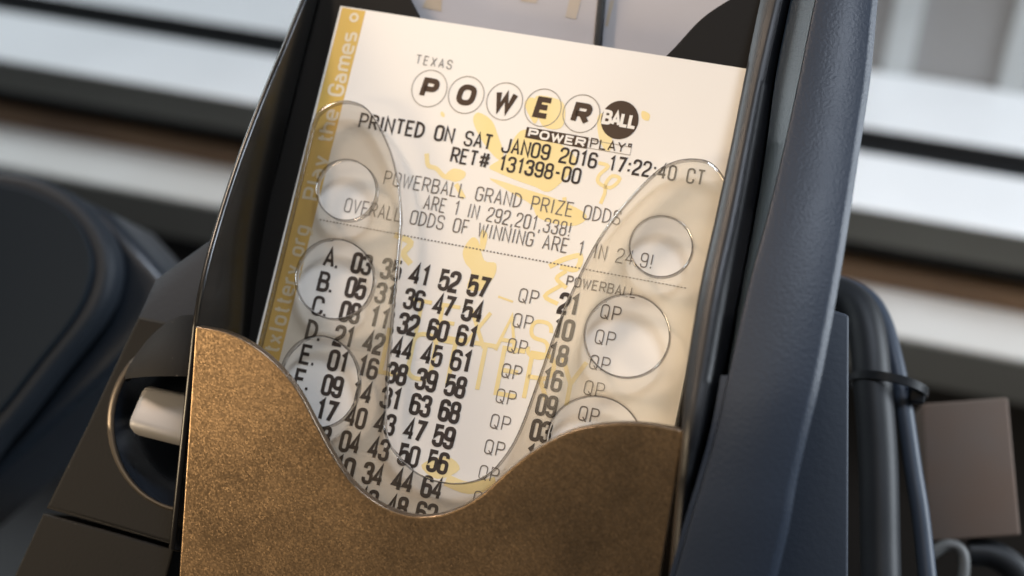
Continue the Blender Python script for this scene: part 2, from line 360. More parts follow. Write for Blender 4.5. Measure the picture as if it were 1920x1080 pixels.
# front plate, leaning back towards its foot
pt = Vector((0, rim[-2].y, TOPW + 0.3))
bb = Vector((0, 40, 14)).normalized(); aa = Vector((1, 0, 0)); nn = aa.cross(bb)
fp = (pt, aa, bb, nn)
wave = catmull([Vector((x, y, 0)) for x, y in [(366, 612), (420, 622), (470, 645), (520, 685), (560, 735), (595, 800), (622, 850), (660, 905), (710, 945), (760, 965), (805, 968), (850, 957), (900, 930), (950, 885), (1000, 845), (1060, 812), (1120, 797), (1180, 793), (1235, 798), (1283, 808)]], 5)
w2 = to2([(p.x, p.y) for p in wave], fp)
lo = to2([(342, 1080), (1248, 1080)], fp)
k = 1.5
pl = w2 + [(w2[-1][0] + .8, -75.0), (w2[0][0] + 3.2, -75.0)]
M_PEDGE = mat('worn plate edge', (0.16, 0.12, 0.085), 0.3, 0.8, build=grain(900, 0.3))
plate = sheet('front_plate', [pl], fp, 1.8, M_BRONZE, hold, 0.35, M_PEDGE)
# side of the pocket on the left, closing plate to body
# right rail: lofted from its long edges
def edge(pts, ws, n=10):
    return catmull([hp(x, y, w) for (x, y), w in zip(pts, ws)], n)
wz = [3, 6, 9, 12.5, 16, 20, 23, 24.5, 23, 20, 15]
A = [(1452, -110), (1426, 0), (1398, 135), (1371, 270), (1343, 400), (1312, 540), (1286, 700), (1279, 800), (1272, 880), (1264, 960), (1245, 1190)]
B = [(1475, -110), (1452, 0), (1420, 135), (1392, 270), (1366, 400), (1335, 540), (1308, 700), (1293, 800), (1285, 880), (1276, 960), (1254, 1190)]
Cc = [(1492, -110), (1468, 0), (1438, 135), (1412, 270), (1388, 400), (1358, 540), (1332, 700), (1312, 800), (1297, 880), (1284, 960), (1259, 1190)]
G = [(1505, -110), (1478, 0), (1451, 135), (1433, 270), (1412, 400), (1386, 540), (1352, 700), (1324, 800), (1304, 880), (1288, 960), (1262, 1190)]
up = [(x, w) for x, w in zip(A, wz)]
LA = edge(A, wz); LA0 = [Vector((p.x, p.y, -14)) for p in LA]
LB = edge(B, [w + 1.6 for w in wz]); LC = edge(Cc, [w + 1.2 for w in wz]); LG = edge(G, [w - 1.5 for w in wz])
LG0 = [Vector((p.x, p.y, -14)) for p in LG]
LA1 = [a * 0.7 + b * 0.3 + Vector((0, 0, 0.35)) for a, b in zip(LA, LB)]
LB1 = [b * 0.6 + c * 0.4 + Vector((0, 0, 0.25)) for b, c in zip(LB, LC)]
loft('right_cheek', [LA0, LA, LA1, LB, LB1, LC, LG, LG0], M_BLACK, hold, closed=True, cap=True)
def rail(name, L, E, F, ws, m):
    l0 = edge(L, [w - 3 for w in ws]); l1 = edge(L, ws); e = edge(E, [w + 1.8 for w in ws]); f = edge(F, [w + 1.0 for w in ws]); 
    e1 = [a * .92 + b * .08 + Vector((0, 0, .3)) for a, b in zip(e, f)]
    f1 = [a * .06 + b * .94 + Vector((0, 0, .3)) for a, b in zip(e, f)]
    f2 = [p + Vector((0.9, 0, -1.0)) for p in f]
    f3 = [Vector((p.x - 1.0, p.y, -16)) for p in f]; l3 = [Vector((p.x, p.y, -16)) for p in l0]
    return loft(name, [l3, l1, e, e1, f1, f, f2, f3], m, hold, closed=True, cap=True)
def loft_rail(name, L, e, f, m):
    l0 = [p + Vector((0, 0, -2)) for p in L]
    e1 = [a * .94 + b * .06 + Vector((0, 0, .25)) for a, b in zip(e, f)]
    md = [a * .5 + b * .5 + Vector((0, 0, .6)) for a, b in zip(e, f)]
    f1 = [a * .05 + b * .95 + Vector((0, 0, .3)) for a, b in zip(e, f)]
    f2 = [p + Vector((0.9, 0, -1.0)) for p in f]
    f3 = [Vector((p.x - 1.0, p.y, -16)) for p in f]; l3 = [Vector((p.x, p.y, -16)) for p in l0]
    return loft(name, [l3, l0, L, e, e1, md, f1, f, f2, f3], m, hold, closed=True, cap=True)
ws = [4, 7, 10, 13.5, 17, 20, 22.3, 22.7, 22.0, 20.6, 16.5]
ws = [w + 1.8 for w in ws]
E_ = [(1560, -110), (1530, 0), (1502, 135), (1473, 270), (1442, 400), (1404, 540), (1367, 704), (1346, 800), (1319, 900), (1289, 1000), (1237, 1190)]
F = [(1650, -110), (1637, 0), (1624, 135), (1604, 270), (1584, 400), (1561, 540), (1530, 704), (1507, 800), (1484, 900), (1466, 1000), (1420, 1190)]
e = edge(E_, ws); f = edge(F, [w - .8 for w in ws])
loft_rail('right_rail', [p + Vector((-.12, 0, -.4)) for p in e], e, f, M_RAIL)
def strip(name, px_, w_, m, dz):
    l = edge(px_, w_); n = len(l)
    ee = e[:n] if dz < 0 else e[-n:]
    ee = [p + Vector((-.16, 0, -.12)) for p in ee]
    a = [p + Vector((-.1, 0, -1.0)) for p in l]
    b = [Vector((p.x - .1, p.y, -16)) for p in l]; c = [Vector((p.x, p.y, -16)) for p in ee]
    return loft(name, [b, a, l, ee, c], m, hold, closed=True, cap=True)
D = [(1510, -110), (1483, 0), (1456, 135), (1438, 270), (1418, 400), (1391, 540), (1364, 704)]
strip('rail_bevel', D, [w - 3.6 for w in ws[:7]], M_BEVEL, -1)
D2 = [(1352, 704), (1334, 800), (1307, 900), (1277, 1000), (1225, 1190)]
strip('rail_foot', D2, [w - .12 for w in ws[6:]], M_RAIL, 1)
# clear acrylic guide with finger holes
fa = frame_at(4.9)
def ell(cx, cy, rx, ry, n=48):
    return [(cx + rx * math.cos(2 * math.pi * i / n), cy + ry * math.sin(2 * math.pi * i / n)) for i in range(n)]
outl = catmull([Vector((x, y, 0)) for x, y in [(420, 900), (484, 640), (523, 480), (558, 335), (583, 232), (600, 203), (627, 189), (655, 187), (686, 200), (712, 238), (735, 290), (748, 350), (752, 410), (747, 480), (738, 570), (728, 680), (722, 770), (724, 815), (745, 853), (785, 888), (830, 903), (875, 903), (912, 888), (945, 853), (972, 805), (1000, 730), (1037, 625), (1072, 540), (1118, 450), (1168, 382), (1226, 322), (1262, 301), (1298, 295), (1330, 301), (1352, 322), (1362, 350), (1354, 410), (1330, 530), (1300, 670), (1262, 850), (1245, 935)]], 5)
loops = [to2([(p.x, p.y) for p in outl], fa)]
loops[0] = [p for p in loops[0]]
low = loops[0][-1]; first = loops[0][0]
loops[0] += [(low[0], -52.0), (first[0], -52.0)]
for e in [(648, 355, 54, 55), (626, 522, 71, 73), (597, 715, 72, 84), (1239, 461, 57, 55), (1175, 629, 78, 76), (1113, 830, 88, 86)]:
    loops.append(to2(ell(*e), fa))
sheet('clear_guide', loops, fa, 2.3, M_CLEAR, hold, 0.65, M_CLEAR_EDGE)
# body at the left with a thumb scoop and lever, and its lower cover
fbod = frame_at(2.0)
body = [(520, 250), (436, 338), (372, 445), (292, 520), (235, 640), (160, 800), (84, 953), (345, 1027), (420, 1040), (700, 900), (640, 250)]
scp = ell(352, 795, 139, 158, 56)
def clampx(l, m): return [(min(p[0], m), p[1]) for p in l]
def uniq(l): return [p for i, p in enumerate(l) if (Vector(p) - Vector(l[i - 1])).length > 1e-3]
body = [(560, 586), (258, 592), (235, 640), (160, 800), (84, 953), (345, 1027), (470, 1064)]
scp2 = uniq(clampx(to2(scp, fbod), -47.6))
bod2 = clampx(to2(body, fbod), -46.2)
bod2[0] = (-46.2, bod2[1][1] + .2); bod2[-1] = (-46.2, bod2[-1][1])
sheet('body', [bod2, scp2], fbod, 10, M_MATTE, hold, 0.8)
low_ = [(80, 962), (345, 1036), (700, 1090), (700, 1400), (-60, 1300), (-20, 1180)]
lw2 = to2([(80, 962), (345, 1036), (480, 1073), (480, 1400), (-60, 1300), (-20, 1180)], fbod); lw2[2] = (-46.2, lw2[2][1]); lw2[3] = (-46.2, lw2[3][1])
sheet('lower_cover', [lw2], fbod, 10, M_MATTE, hold, 0.5)
sh = [hp(436, 338, -5), hp(290, 522, -1.5), hp(255, 598, 2.4), hp(400, 634, 2.4)]
sh[0].x = sh[3].x = -46.3
sh[3].y = sh[2].y
slab('shoulder', sh, 5, mat('sky-tinted body plastic', (0.012, 0.015, 0.021), .55, spec=.12, build=grain(900, .2)), hold, .8)  # sky light on the body's upper wedge painted as a bluer, tilted facet
# scoop bowl
rings = []
for r, w in ((1.0, 1.6), (0.97, -1.5), (0.9, -6), (0.75, -11), (0.5, -14), (0.2, -15)):
    cx_ = -53.0; cy_ = sum(p[1] for p in scp2) / len(scp2)
    l = [Vector((cx_ + (x - cx_) * r, cy_ + (y - cy_) * r, w)) for x, y in scp2]; l.append(l[0]); rings.append(l)
loft('scoop_bowl', rings, mat('blue black moulded plastic', (0.016, 0.021, 0.030), .22, build=grain(500, .06)), hold)
# hood over the scoop
hood = []
for i in range(13):
    t = i / 12; row = []
    for j in range(17):
        s = j / 16
        x = 238 + (470 - 238) * s; 
        top = 712 - 122 * math.sin(math.pi * min(1, 0.5 * s * 2)) ** 0.75
        y = top + (716 - top) * t
        bulge = 9.5 * math.sin(math.pi * (0.5 * t ** .8)) * math.sin(math.pi * s) ** 0.5
        p = hp(x, y, 2.05) + Vector((0, 0, bulge)); p.x = min(p.x, -46.4); row.append(p)
    hood.append(row)
last = hood[-1]
hood.append([p + Vector((0, 0.5, -1.2)) for p in last]); hood.append([Vector((p.x, p.y + 3, 0.5)) for p in last])
loft('scoop_hood', hood, M_MATTE, hold)
lt = [hp(268, 716, 3.5), hp(372, 737, 3.5), hp(360, 829, 7.0), hp(233, 797, 7.0)]
slab('lever', lt, 5.0, M_LEVER, hold, 1.7, 6)
rimr = []
for ro, rw in ((0.0, 2.02), (0.15, 2.35), (0.45, 2.4), (0.75, 2.02)):
    cy_ = sum(p[1] for p in scp2) / len(scp2)
    l = [Vector((x + ro * math.copysign(1, x + 53) * (0 if x > -48 else 1) * abs(x + 50) / 8, y + ro * (y - cy_) / 14, rw)) for x, y in scp2]; l.append(l[0]); rimr.append(l)
loft('scoop_rim', rimr, mat('worn bronze rim', (0.10, 0.085, 0.07), .3, .7), hold)
# side panel between the rail and the cables
sp = [hp(1500, 560, -12), hp(1592, 590, -12), hp(1590, 1200, -12), hp(1380, 1200, -12)]
slab('side_panel', sp, 8, M_SLATE, hold, 0.6)
dv = [hp(1126, -60, -9), hp(1143, -60, -9), hp(1122, 120, -9), hp(1105, 120, -9)]
# ------------------------------------------------------------------ stroke lettering
GL = {}
def g(ch, *st, w=1.0): GL[ch] = (w, st)
R_ = 9
g('A', [(0, 0), (.5, 1), (1, 0)], [(.17, .32), (.83, .32)])
g('B', [(0, .53), (0, 1), (.94, 1, R_), (.94, .53, R_), (0, .53)], [(0, .53), (1, .53, R_), (1, 0, R_), (0, 0), (0, .53)])
g('C', [(1, .70), (1, 1, R_), (0, 1, R_), (0, 0, R_), (1, 0, R_), (1, .30)])
g('D', [(0, 0), (0, 1), (1, 1, R_), (1, 0, R_), (0, 0)])
g('E', [(1, 1), (0, 1), (0, 0), (1, 0)], [(0, .52), (.85, .52)], w=.9)
g('F', [(1, 1), (0, 1), (0, 0)], [(0, .52), (.85, .52)], w=.85)
g('G', [(1, .72), (1, 1, R_), (0, 1, R_), (0, 0, R_), (1, 0, R_), (1, .46), (.55, .46)])
g('H', [(0, 0), (0, 1)], [(1, 0), (1, 1)], [(0, .52), (1, .52)])
g('I', [(.5, 0), (.5, 1)], w=.35)
g('J', [(1, 1), (1, 0, R_), (0, 0, R_), (0, .3)])
g('L', [(0, 1), (0, 0), (1, 0)], w=.85)
g('N', [(0, 0), (0, 1), (1, 0), (1, 1)])
g('O', [(0, .5), (0, 1, R_), (1, 1, R_), (1, 0, R_), (0, 0, R_), (0, .5)])
g('P', [(0, 0), (0, 1), (1, 1, R_), (1, .46, R_), (0, .46)])
g('Q', [(0, .5), (0, 1, R_), (1, 1, R_), (1, 0, R_), (0, 0, R_), (0, .5)], [(.55, .25), (1.05, -.05)])
g('R', [(0, 0), (0, 1), (1, 1, R_), (1, .48, R_), (0, .48)], [(.5, .48), (1, 0)])
g('S', [(1, .74), (1, 1, R_), (0, 1, R_), (0, .52, R_), (1, .48, R_), (1, 0, R_), (0, 0, R_), (0, .26)])
g('T', [(.5, 0), (.5, 1)], [(0, 1), (1, 1)])
g('V', [(0, 1), (.5, 0), (1, 1)])
g('W', [(0, 1), (.25, 0), (.5, .85), (.75, 0), (1, 1)], w=1.35)
g('X', [(0, 0), (1, 1)], [(0, 1), (1, 0)])
g('Y', [(0, 1), (.5, .48), (1, 1)], [(.5, .48), (.5, 0)])
g('Z', [(0, 1), (1, 1), (0, 0), (1, 0)])
g('0', *GL['O'][1])
g('1', [(.15, .80), (.62, 1), (.62, 0)], w=.8)
g('2', [(0, .72), (0, 1, R_), (1, 1, R_), (1, .55, R_), (0, .2, .2), (0, 0), (1, 0)])
g('3', [(0, .74), (0, 1, R_), (.97, 1, R_), (.97, .53, R_), (.35, .53)], [(.4, .53), (1, .53, R_), (1, 0, R_), (0, 0, R_), (0, .26)])
g('4', [(.74, 0), (.74, 1), (0, .28), (1.05, .28)])
g('5', [(.95, 1), (.08, 1), (.03, .5), (.2, .62, .15), (1, .66, R_), (1, 0, R_), (0, 0, R_), (0, .24)])
g('6', [(.95, .78), (.95, 1, R_), (0, 1, R_), (0, 0, R_), (1, 0, R_), (1, .58, R_), (.03, .58, .3), (.03, .4)])
g('7', [(0, 1), (1, 1), (.32, 0)])
g('8', [(.5, .53), (.04, .53, R_), (.04, 1, R_), (.96, 1, R_), (.96, .53, R_), (.5, .53)], [(.5, .53), (0, .53, R_), (0, 0, R_), (1, 0, R_), (1, .53, R_), (.5, .53)])
g('9', [(.05, .22), (.05, 0, R_), (1, 0, R_), (1, 1, R_), (0, 1, R_), (0, .42, R_), (.97, .42, .3), (.97, .6)])
g('#', [(.25, 0), (.42, 1)], [(.65, 0), (.82, 1)], [(0, .68), (1.05, .68)], [(0, .32), (1.05, .32)], w=1.35)
g('-', [(.1, .48), (.9, .48)], w=.7)
g('.', [(.5, -.06), (.5, .10)], w=.35)
g(',', [(.5, .10), (.3, -.16)], w=.35)
g(':', [(.5, .12), (.5, .28)], [(.5, .58), (.5, .74)], w=.35)
g('!', [(.5, 0), (.5, .12)], [(.5, .28), (.5, 1)], w=.35)
g('*', [(.2, .7), (.8, .7), (.8, .98), (.2, .98), (.2, .7)], w=.6)
g(' ', w=.8)
X = .68
g('a', [(.05, X), (.9, X, R_), (.9, 0)], [(.9, .38), (0, .40, R_), (0, 0, R_), (.9, .06, .2)], w=.85)
g('e', [(0, .34), (1, .34), (1, X, R_), (0, X, R_), (0, 0, R_), (.95, 0, .2)], w=.9)
g('g', [(1, .5), (1, X, R_), (0, X, R_), (0, 0, R_), (1, 0, R_), (1, .3)], [(1, X), (1, -.3, R_), (.05, -.3)], w=.9)
g('h', [(0, 0), (0, 1)], [(0, .4), (0, X, R_), (1, X, R_), (1, 0)], w=.9)
g('l', [(.5, 0), (.5, 1)], w=.35)
g('m', [(0, 0), (0, X)], [(0, .4), (0, X, R_), (.5, X, R_), (.5, 0)], [(.5, .4), (.5, X, R_), (1, X, R_), (1, 0)], w=1.35)
g('o', [(0, .34), (0, X, R_), (1, X, R_), (1, 0, R_), (0, 0, R_), (0, .34)], w=.9)
g('r', [(0, 0), (0, X)], [(0, .35), (0, X, .4), (1, X)], w=.6)
g('s', [(.95, X), (0, X, R_), (0, .36, R_), (1, .34, R_), (1, 0, R_), (0, 0)], w=.8)
g('t', [(.4, .95), (.4, 0, .2), (1, 0)], [(0, X), (1, X)], w=.55)
g('x', [(0, 0), (1, X)], [(0, X), (1, 0)], w=.8)
g('y', [(0, X), (.5, 0)], [(1, X), (.35, -.3)], w=.85)
g('P_', w=1)
def rounded(pts, wd):
    P = [(Vector((p[0] * wd, p[1])), (p[2] if len(p) > 2 else 0)) for p in pts]
    out = []
    N = len(P); closed = (P[0][0] - P[-1][0]).length < 1e-6
    for i, (p, r) in enumerate(P):
        if r == 0 or i in (0, N - 1): out.append((p, False)); continue
        a = P[i - 1][0] - p; b = P[i + 1][0] - p
        la, lb = a.length, b.length
        # leave half of the neighbouring edge when the neighbour is rounded too
        ka = la * (.5 if P[i - 1][1] else 1.0); kb = lb * (.5 if P[i + 1][1] else 1.0)
        t = min(r, ka * .98, kb * .98)
        a = a.normalized() * t; b = b.normalized() * t
        for q in range(7):
            s = q / 6; out.append((p + a * (1 - s) ** 2 + b * s ** 2 + (p - p) , True))
    res = [out[0][0]]
    for q, _ in out[1:]:
        if (q - res[-1]).length > 1e-4: res.append(q)
    return res, closed
def strip2(pts, th, closed):
    """ribbon with mitred joins: returns left and right points"""
    n = len(pts); L = []; Rr = []
    for i in range(n):
        if closed:
            a = pts[i] - pts[i - 1] if i else pts[0] - pts[-2]
            b = pts[i + 1] - pts[i] if i < n - 1 else pts[1] - pts[0]
        else:
            a = pts[i] - pts[max(i - 1, 0)] if i else pts[1] - pts[0]
            b = pts[i + 1] - pts[i] if i < n - 1 else pts[-1] - pts[-2]
        a = a.normalized(); b = b.normalized(); m = (a + b)
        if m.length < 1e-3: m = a
        m.normalize(); nv = Vector((-m.y, m.x)); k = max(abs(Vector((-a.y, a.x)).dot(nv)), .42)
        L.append(pts[i] + nv * (th / 2 / k)); Rr.append(pts[i] - nv * (th / 2 / k))
    return L, Rr
class Ink:
    def __init__(s): s.v = []; s.f = []; s.n = 0
    def quadstrip(s, L, R, z):
        b = len(s.v)
        for l, r in zip(L, R): s.v += [Vector((l.x, l.y, z)), Vector((r.x, r.y, z))]
        for i in range(len(L) - 1): s.f.append([b + 2 * i, b + 2 * i + 1, b + 2 * i + 3, b + 2 * i + 2])
    def poly(s, pts, z):
        b = len(s.v); s.v += [Vector((p[0], p[1], z)) for p in pts]; s.f.append(list(range(b, b + len(pts))))
    def line(s, pts, th, z, closed=False):
        pts = [Vector(p[:2]) for p in pts]
        if closed: pts.append(pts[0].copy())
        L, R = strip2(pts, th, closed); s.quadstrip(L, R, z)
    def text(s, txt, p0, p1, cap, th, z, cw=.52, gap=.24, stretch=True, jitter=0.0, lean=0.0):
        """p0, p1: middle of the left and right end of the line (mm)"""
        p0 = Vector(p0); p1 = Vector(p1); d = (p1 - p0); ln = d.length; d.normalize(); up = Vector((-d.y, d.x))
        tot = sum(GL[c][0] * cw for c in txt) + gap * (len(txt) - 1)
        kx = (ln / cap) / tot if stretch else 1.0
        x = 0.0
        for c in txt:
            wd, st = GL[c]
            w_ = wd * cw * kx
            for j, spts in enumerate(st):
                pts, cl = rounded(spts, w_)
                q = []
                for p in pts:
                    a = x + p.x + lean * (p.y - .5); b = p.y - .5
                    q.append(p0 + d * (a * cap) + up * (b * cap))
                L, R = strip2(q, th * (1 + random.uniform(-jitter, jitter)), cl)
                s.quadstrip(L, R, z + .012 * j)
            x += w_ + gap * kx
    def make(s, name, m, parent): return link_mesh(name, s.v, s.f, m, parent)
# ------------------------------------------------------------------ the ticket
tk = thing('lottery_ticket', 'cream paper lottery ticket with golden left border and printed rows of numbers inside the dispenser', 'ticket', at=(0, -60, 0))
TW = 82.5
def tp(px, py):
    q = hp(px, py, 0.0); return Vector((q.x, q.y))
x0, x1 = -41.0, 41.5
y0, y1 = -58.0, 50.0
ZP = 0.30
# paper with a faint bow
nx, ny = 12, 16
def bow(x, y): return 0.0
pv = []; pf = []
q = [(x0, y1), (x1, y1), (x1, y0), (x0, y0)]
pv = [Vector((a, b, 0.0)) for a, b in q] + [Vector((a, b, -0.12)) for a, b in q]
pf = [[0, 1, 2, 3], [7, 6, 5, 4], [0, 4, 5, 1], [1, 5, 6, 2], [2, 6, 7, 3], [3, 7, 4, 0]]
link_mesh('paper', pv, pf, M_PAPER, tk)
# golden border strip
gs = Ink(); gs.poly([(x0 + .45, y1 - .25), (x0 + 5.5, y1 - .25), (x0 + 5.5, y0 + .2), (x0 + .45, y0 + .2)], .03); gs.make('golden_border', M_GOLD, tk)
bt = Ink()
bt.text('txlottery.org', tp(508, 658), tp(567, 425), 2.9, .52, .06, cw=.5, gap=.28)
bt.text('Play the Games', tp(582, 372), tp(656, 62), 2.9, .55, .06, cw=.5, gap=.22)
c = tp(664, 33); bt.line([c + Vector((.75 * math.cos(t * .3927), .75 * math.sin(t * .3927))) for t in range(16)], .5, .06, True)
bt.make('border_lettering', M_PALE, tk)
# yellow background print
ye = Ink()
def ypoly(pts, z=.03, n=4):
    p = catmull([Vector((a, b, 0)) for a, b in pts], n, True); ye.poly([tp(q.x, q.y) for q in p], z)
def yline(pts, th, z=.036, n=4):
    p = catmull([Vector((a, b, 0)) for a, b in pts], n); ye.line([tp(q.x, q.y) for q in p], th, z)
ypoly([(887, 224), (897, 211), (922, 226), (934, 255), (944, 287), (936, 300), (914, 278), (896, 250)])
ypoly([(950, 290), (966, 256), (988, 243), (1038, 262), (1080, 296), (1070, 322), (1046, 348), (1026, 360), (1002, 350), (968, 338), (930, 322), (918, 312)])
ypoly([(984, 192), (1000, 183), (1012, 205), (1004, 232), (992, 216)], .045)
ypoly([(1005, 180), (1050, 188), (1060, 210), (1052, 240), (1020, 238), (1008, 212)], .04)
ypoly([(1120, 222), (1132, 215), (1148, 262), (1140, 285), (1124, 262)])
ypoly([(918, 334), (990, 356), (1040, 372), (1092, 396), (1098, 412), (1070, 424), (1012, 410), (996, 384), (960, 362)])
ypoly([(835, 330), (850, 316), (872, 322), (870, 334), (852, 341)])
yline([(800, 288), (803, 310), (818, 316), (832, 330), (846, 334)], .9)
yline([(1122, 305), (1140, 312), (1124, 328), (1122, 342), (1144, 352), (1162, 336), (1148, 330), (1136, 344), (1134, 362), (1126, 382)], .7)
ypoly([(828, 209), (834, 214), (832, 220), (826, 215)]); ypoly([(1204, 208), (1218, 214), (1216, 226), (1204, 222)])
yline([(740, 440), (770, 455), (757, 475), (770, 495)], 1.2)
ypoly([(868, 470), (884, 446), (897, 452), (908, 488), (930, 494), (926, 520), (900, 545), (876, 540), (884, 510), (872, 492)])
ypoly([(903, 432), (914, 440), (908, 470), (900, 462)])
yline([(1030, 500), (1058, 486), (1088, 480), (1080, 505), (1050, 500)], 1.0)
yline([(1062, 540), (1044, 522), (1062, 508)], .8); yline([(1052, 535), (1022, 555), (1046, 570)], .8); yline([(934, 556), (962, 566)], .4)
yline([(1058, 370), (1062, 405)], .8); yline([(855, 345), (870, 372)], .9)
ye.text('TEXAS', tp(768, 594), tp(1030, 640), 6.8, .75, .05, cw=.5, gap=.3)
ye.text('LOTTERY', tp(722, 656), tp(1092, 722), 8.6, .85, .06, cw=.45, gap=.14)
ypoly([(790, 872), (838, 856), (862, 880), (820, 898)], .03)
yline([(836, 900), (880, 915), (930, 905)], 2.2)
ye.make('yellow_print', M_YEL, tk)
# logo
rg = Ink()
for (x, y) in [(805, 166), (874, 178), (946, 190), (1018, 202), (1090, 213)]:
    c = tp(x, y); rg.line([c + Vector((3.55 * math.cos(t * math.pi / 24), 3.75 * math.sin(t * math.pi / 24))) for t in range(48)], .16, .07, True)
bx = [tp(1103, 262), tp(1184, 276), tp(1181, 291), tp(1100, 277)]
rg.line(bx, .10, .07, True)
rg.make('logo_rings', M_HAIR, tk)
lg = Ink()
for ch, x, y in zip('POWER', (805, 874, 946, 1018, 1090), (166, 178, 190, 202, 213)):
    d = .17; w_ = 2.6 if ch != 'W' else 3.7
    a = tp(x, y); dirv = (tp(1090, 213) - tp(805, 166)).normalized()
    wd = {'P': 2.35, 'O': 2.7, 'W': 3.3, 'E': 2.2, 'R': 2.5}[ch]
    lg.text(ch, a - dirv * wd / 2 + Vector((.1, 0)), a + dirv * wd / 2 + Vector((.1, 0)), 3.2, 1.08, .075, lean=.1 if ch != 'W' else .1)
c = tp(1162, 225); lg.poly([c + Vector((3.6 * math.cos(t * math.pi / 24), 3.8 * math.sin(t * math.pi / 24))) for t in range(48)], .07)
pb0, pb1, pb2, pb3 = tp(988, 238), tp(1104, 258), tp(1100, 279), tp(984, 258); lg.poly([pb0, pb1, pb2, pb3], .07)
lg.text('PLAY*', tp(1108, 268), tp(1184, 279), 1.75, .24, .08, cw=.6, gap=.25)
lg.make('logo', M_LOGO, tk)
wl = Ink()
wl.text('BALL', tp(1133, 219), tp(1192, 229), 2.3, .62, .11, cw=.6, gap=.22, lean=.0)
wl.text('POWER', tp(993, 249), tp(1096, 268), 1.35, .42, .11, cw=.8, gap=.36)
wl.make('logo_lettering', M_PAPER, tk)
# heavy thermal lines
def row(txt, a, b, cap, th, ink=None, cw=.5, gap=.26):
    k = Ink(); k.text(txt, tp(*a), tp(*b), cap, th, .09, cw=cw, gap=gap, jitter=.12)
    k.make('printed_line', M_FAINT if ink else M_INK, tk)
row('PRINTED ON', (676, 226), (850, 254), 2.8, .46, cw=.46, gap=.22)
row('SAT JAN09 2016', (873, 259), (1118, 302), 2.75, .42, cw=.46, gap=.22)
row('17:22:40 CT', (1144, 306), (1320, 334), 2.7, .42, cw=.46, gap=.26)
row('RET# 131398-00', (848, 290), (1087, 331), 2.75, .46, cw=.46, gap=.22)
# number grid in ticket units
CU = {'L': 10.808, 1: 17.222, 2: 23.3, 3: 29.154, 4: 35.09, 5: 40.869, 'a': 50.817, 'p': 58.665, 'b': 66.717}
RV0, RDV = 50.483, 4.8458
def at(col, r): return Vector((CU[col] - U0, V0 - (RV0 + RDV * r)))
rows = ['03 35 41 52 57', '05 31 36 47 54', '08 11 32 60 61', '21 42 44 45 61', '01 16 38 39 58', '09 14 31 63 68', '17 40 43 47 59', '03 04 43 50 56', '02 10 34 44 64', '05 12 42 48 62']
fn = Ink()
PBS = ['21', '10', '18', '16', '09', '03', '14', '07', '22']
def cell(ink, txt, c, width, cap, th, cw=.5, gap=.22):
    ink.text(txt, c - Vector((width / 2, 0)), c + Vector((width / 2, 0)), cap, th, .09, cw=cw, gap=gap, jitter=.1)
for r, t in enumerate(rows):
    dk = Ink(); qk = Ink()
    for k_, n_ in enumerate(t.split()): cell(dk, n_, at(k_ + 1, r), 3.5, 3.5, .72)
    if r < 10: cell(dk, 'ABCDEFGHIJ'[r], at('L', r) - Vector((.25, 0)), 1.75, 3.35, .64); cell(dk, '.', at('L', r) + Vector((1.4, 0)), .45, 3.3, .5)
    cell(qk, 'QP', at('a', r), 3.6, 2.55, .22, gap=.3); cell(qk, 'QP', at('b', r), 3.6, 2.55, .22, gap=.3)
    if r < len(PBS): cell(dk, PBS[r], at('p', r), 3.35, 3.5, .70)
    dk.make('number_row', M_INK, tk); qk.make('quick_pick_print', M_FAINT, tk)
row('POWERBALL GRAND PRIZE ODDS', (722, 333), (1163, 409), 2.65, .25, fn, cw=.46, gap=.22)
row('ARE 1 IN 292,201,338!', (797, 379), (1070, 431), 2.65, .25, fn, cw=.46, gap=.24)
row('OVERALL ODDS OF WINNING ARE 1 IN 24.9!', (648, 384), (1224, 491), 2.65, .25, fn, cw=.46, gap=.22)
row('POWERBALL', (1064, 526), (1192, 550), 1.75, .26, fn, cw=.62, gap=.3)
row('TEXAS', (781, 111), (847, 122), 1.75, .17, fn, cw=.62, gap=.5)
a, b = tp(600, 412), tp(1290, 541)
N = 105
for i in range(N):
    p = a.lerp(b, i / N); q2 = a.lerp(b, (i + .5) / N); fn.line([p, q2], .26, .09)
fn.make('dotted_line', M_FAINT, tk)
# ------------------------------------------------------------------ slips standing behind the notch
def slip(pts, w, label, marks):
    t = thing('paper_slip', label, 'paper slip', at=hp(pts[3][0], pts[3][1], w))
    q = [hp(x, y, w) for x, y in pts]
    v = q + [p + Vector((0, 0, -.15)) for p in q]
    link_mesh('sheet', v, [[0, 1, 2, 3], [7, 6, 5, 4], [0, 4, 5, 1], [1, 5, 6, 2], [2, 6, 7, 3], [3, 7, 4, 0]], M_SLIP, t)
    for mk in marks:
        p = [hp(x, y, w + .08) for x, y in mk]; link_mesh('print_patch', p, [list(range(len(p)))], M_OCHRE, t)
slip([(790, -150), (1134, -90), (1108, 260), (690, 200)], -9, 'greyish slip with ochre print seen left of the dark divider in the notch', [[(812, -30), (830, -30), (828, 22), (792, 14)], [(1072, -20), (1094, -16), (1080, 36), (1060, 32)], [(980, -10), (1010, -4), (1006, 6), (976, 2)]])
slip([(1140, -90), (1480, -50), (1400, 300), (1112, 260)], -10, 'pale grey slip seen right of the dark divider in the notch', [[(1144, 0), (1152, 0), (1140, 50), (1134, 48)]])
slab('divider', [hp(1128, -90, -7.5), hp(1143, -90, -7.5), hp(1118, 200, -7.5), hp(1103, 200, -7.5)], 1.2, M_CABLE, hold, .4)
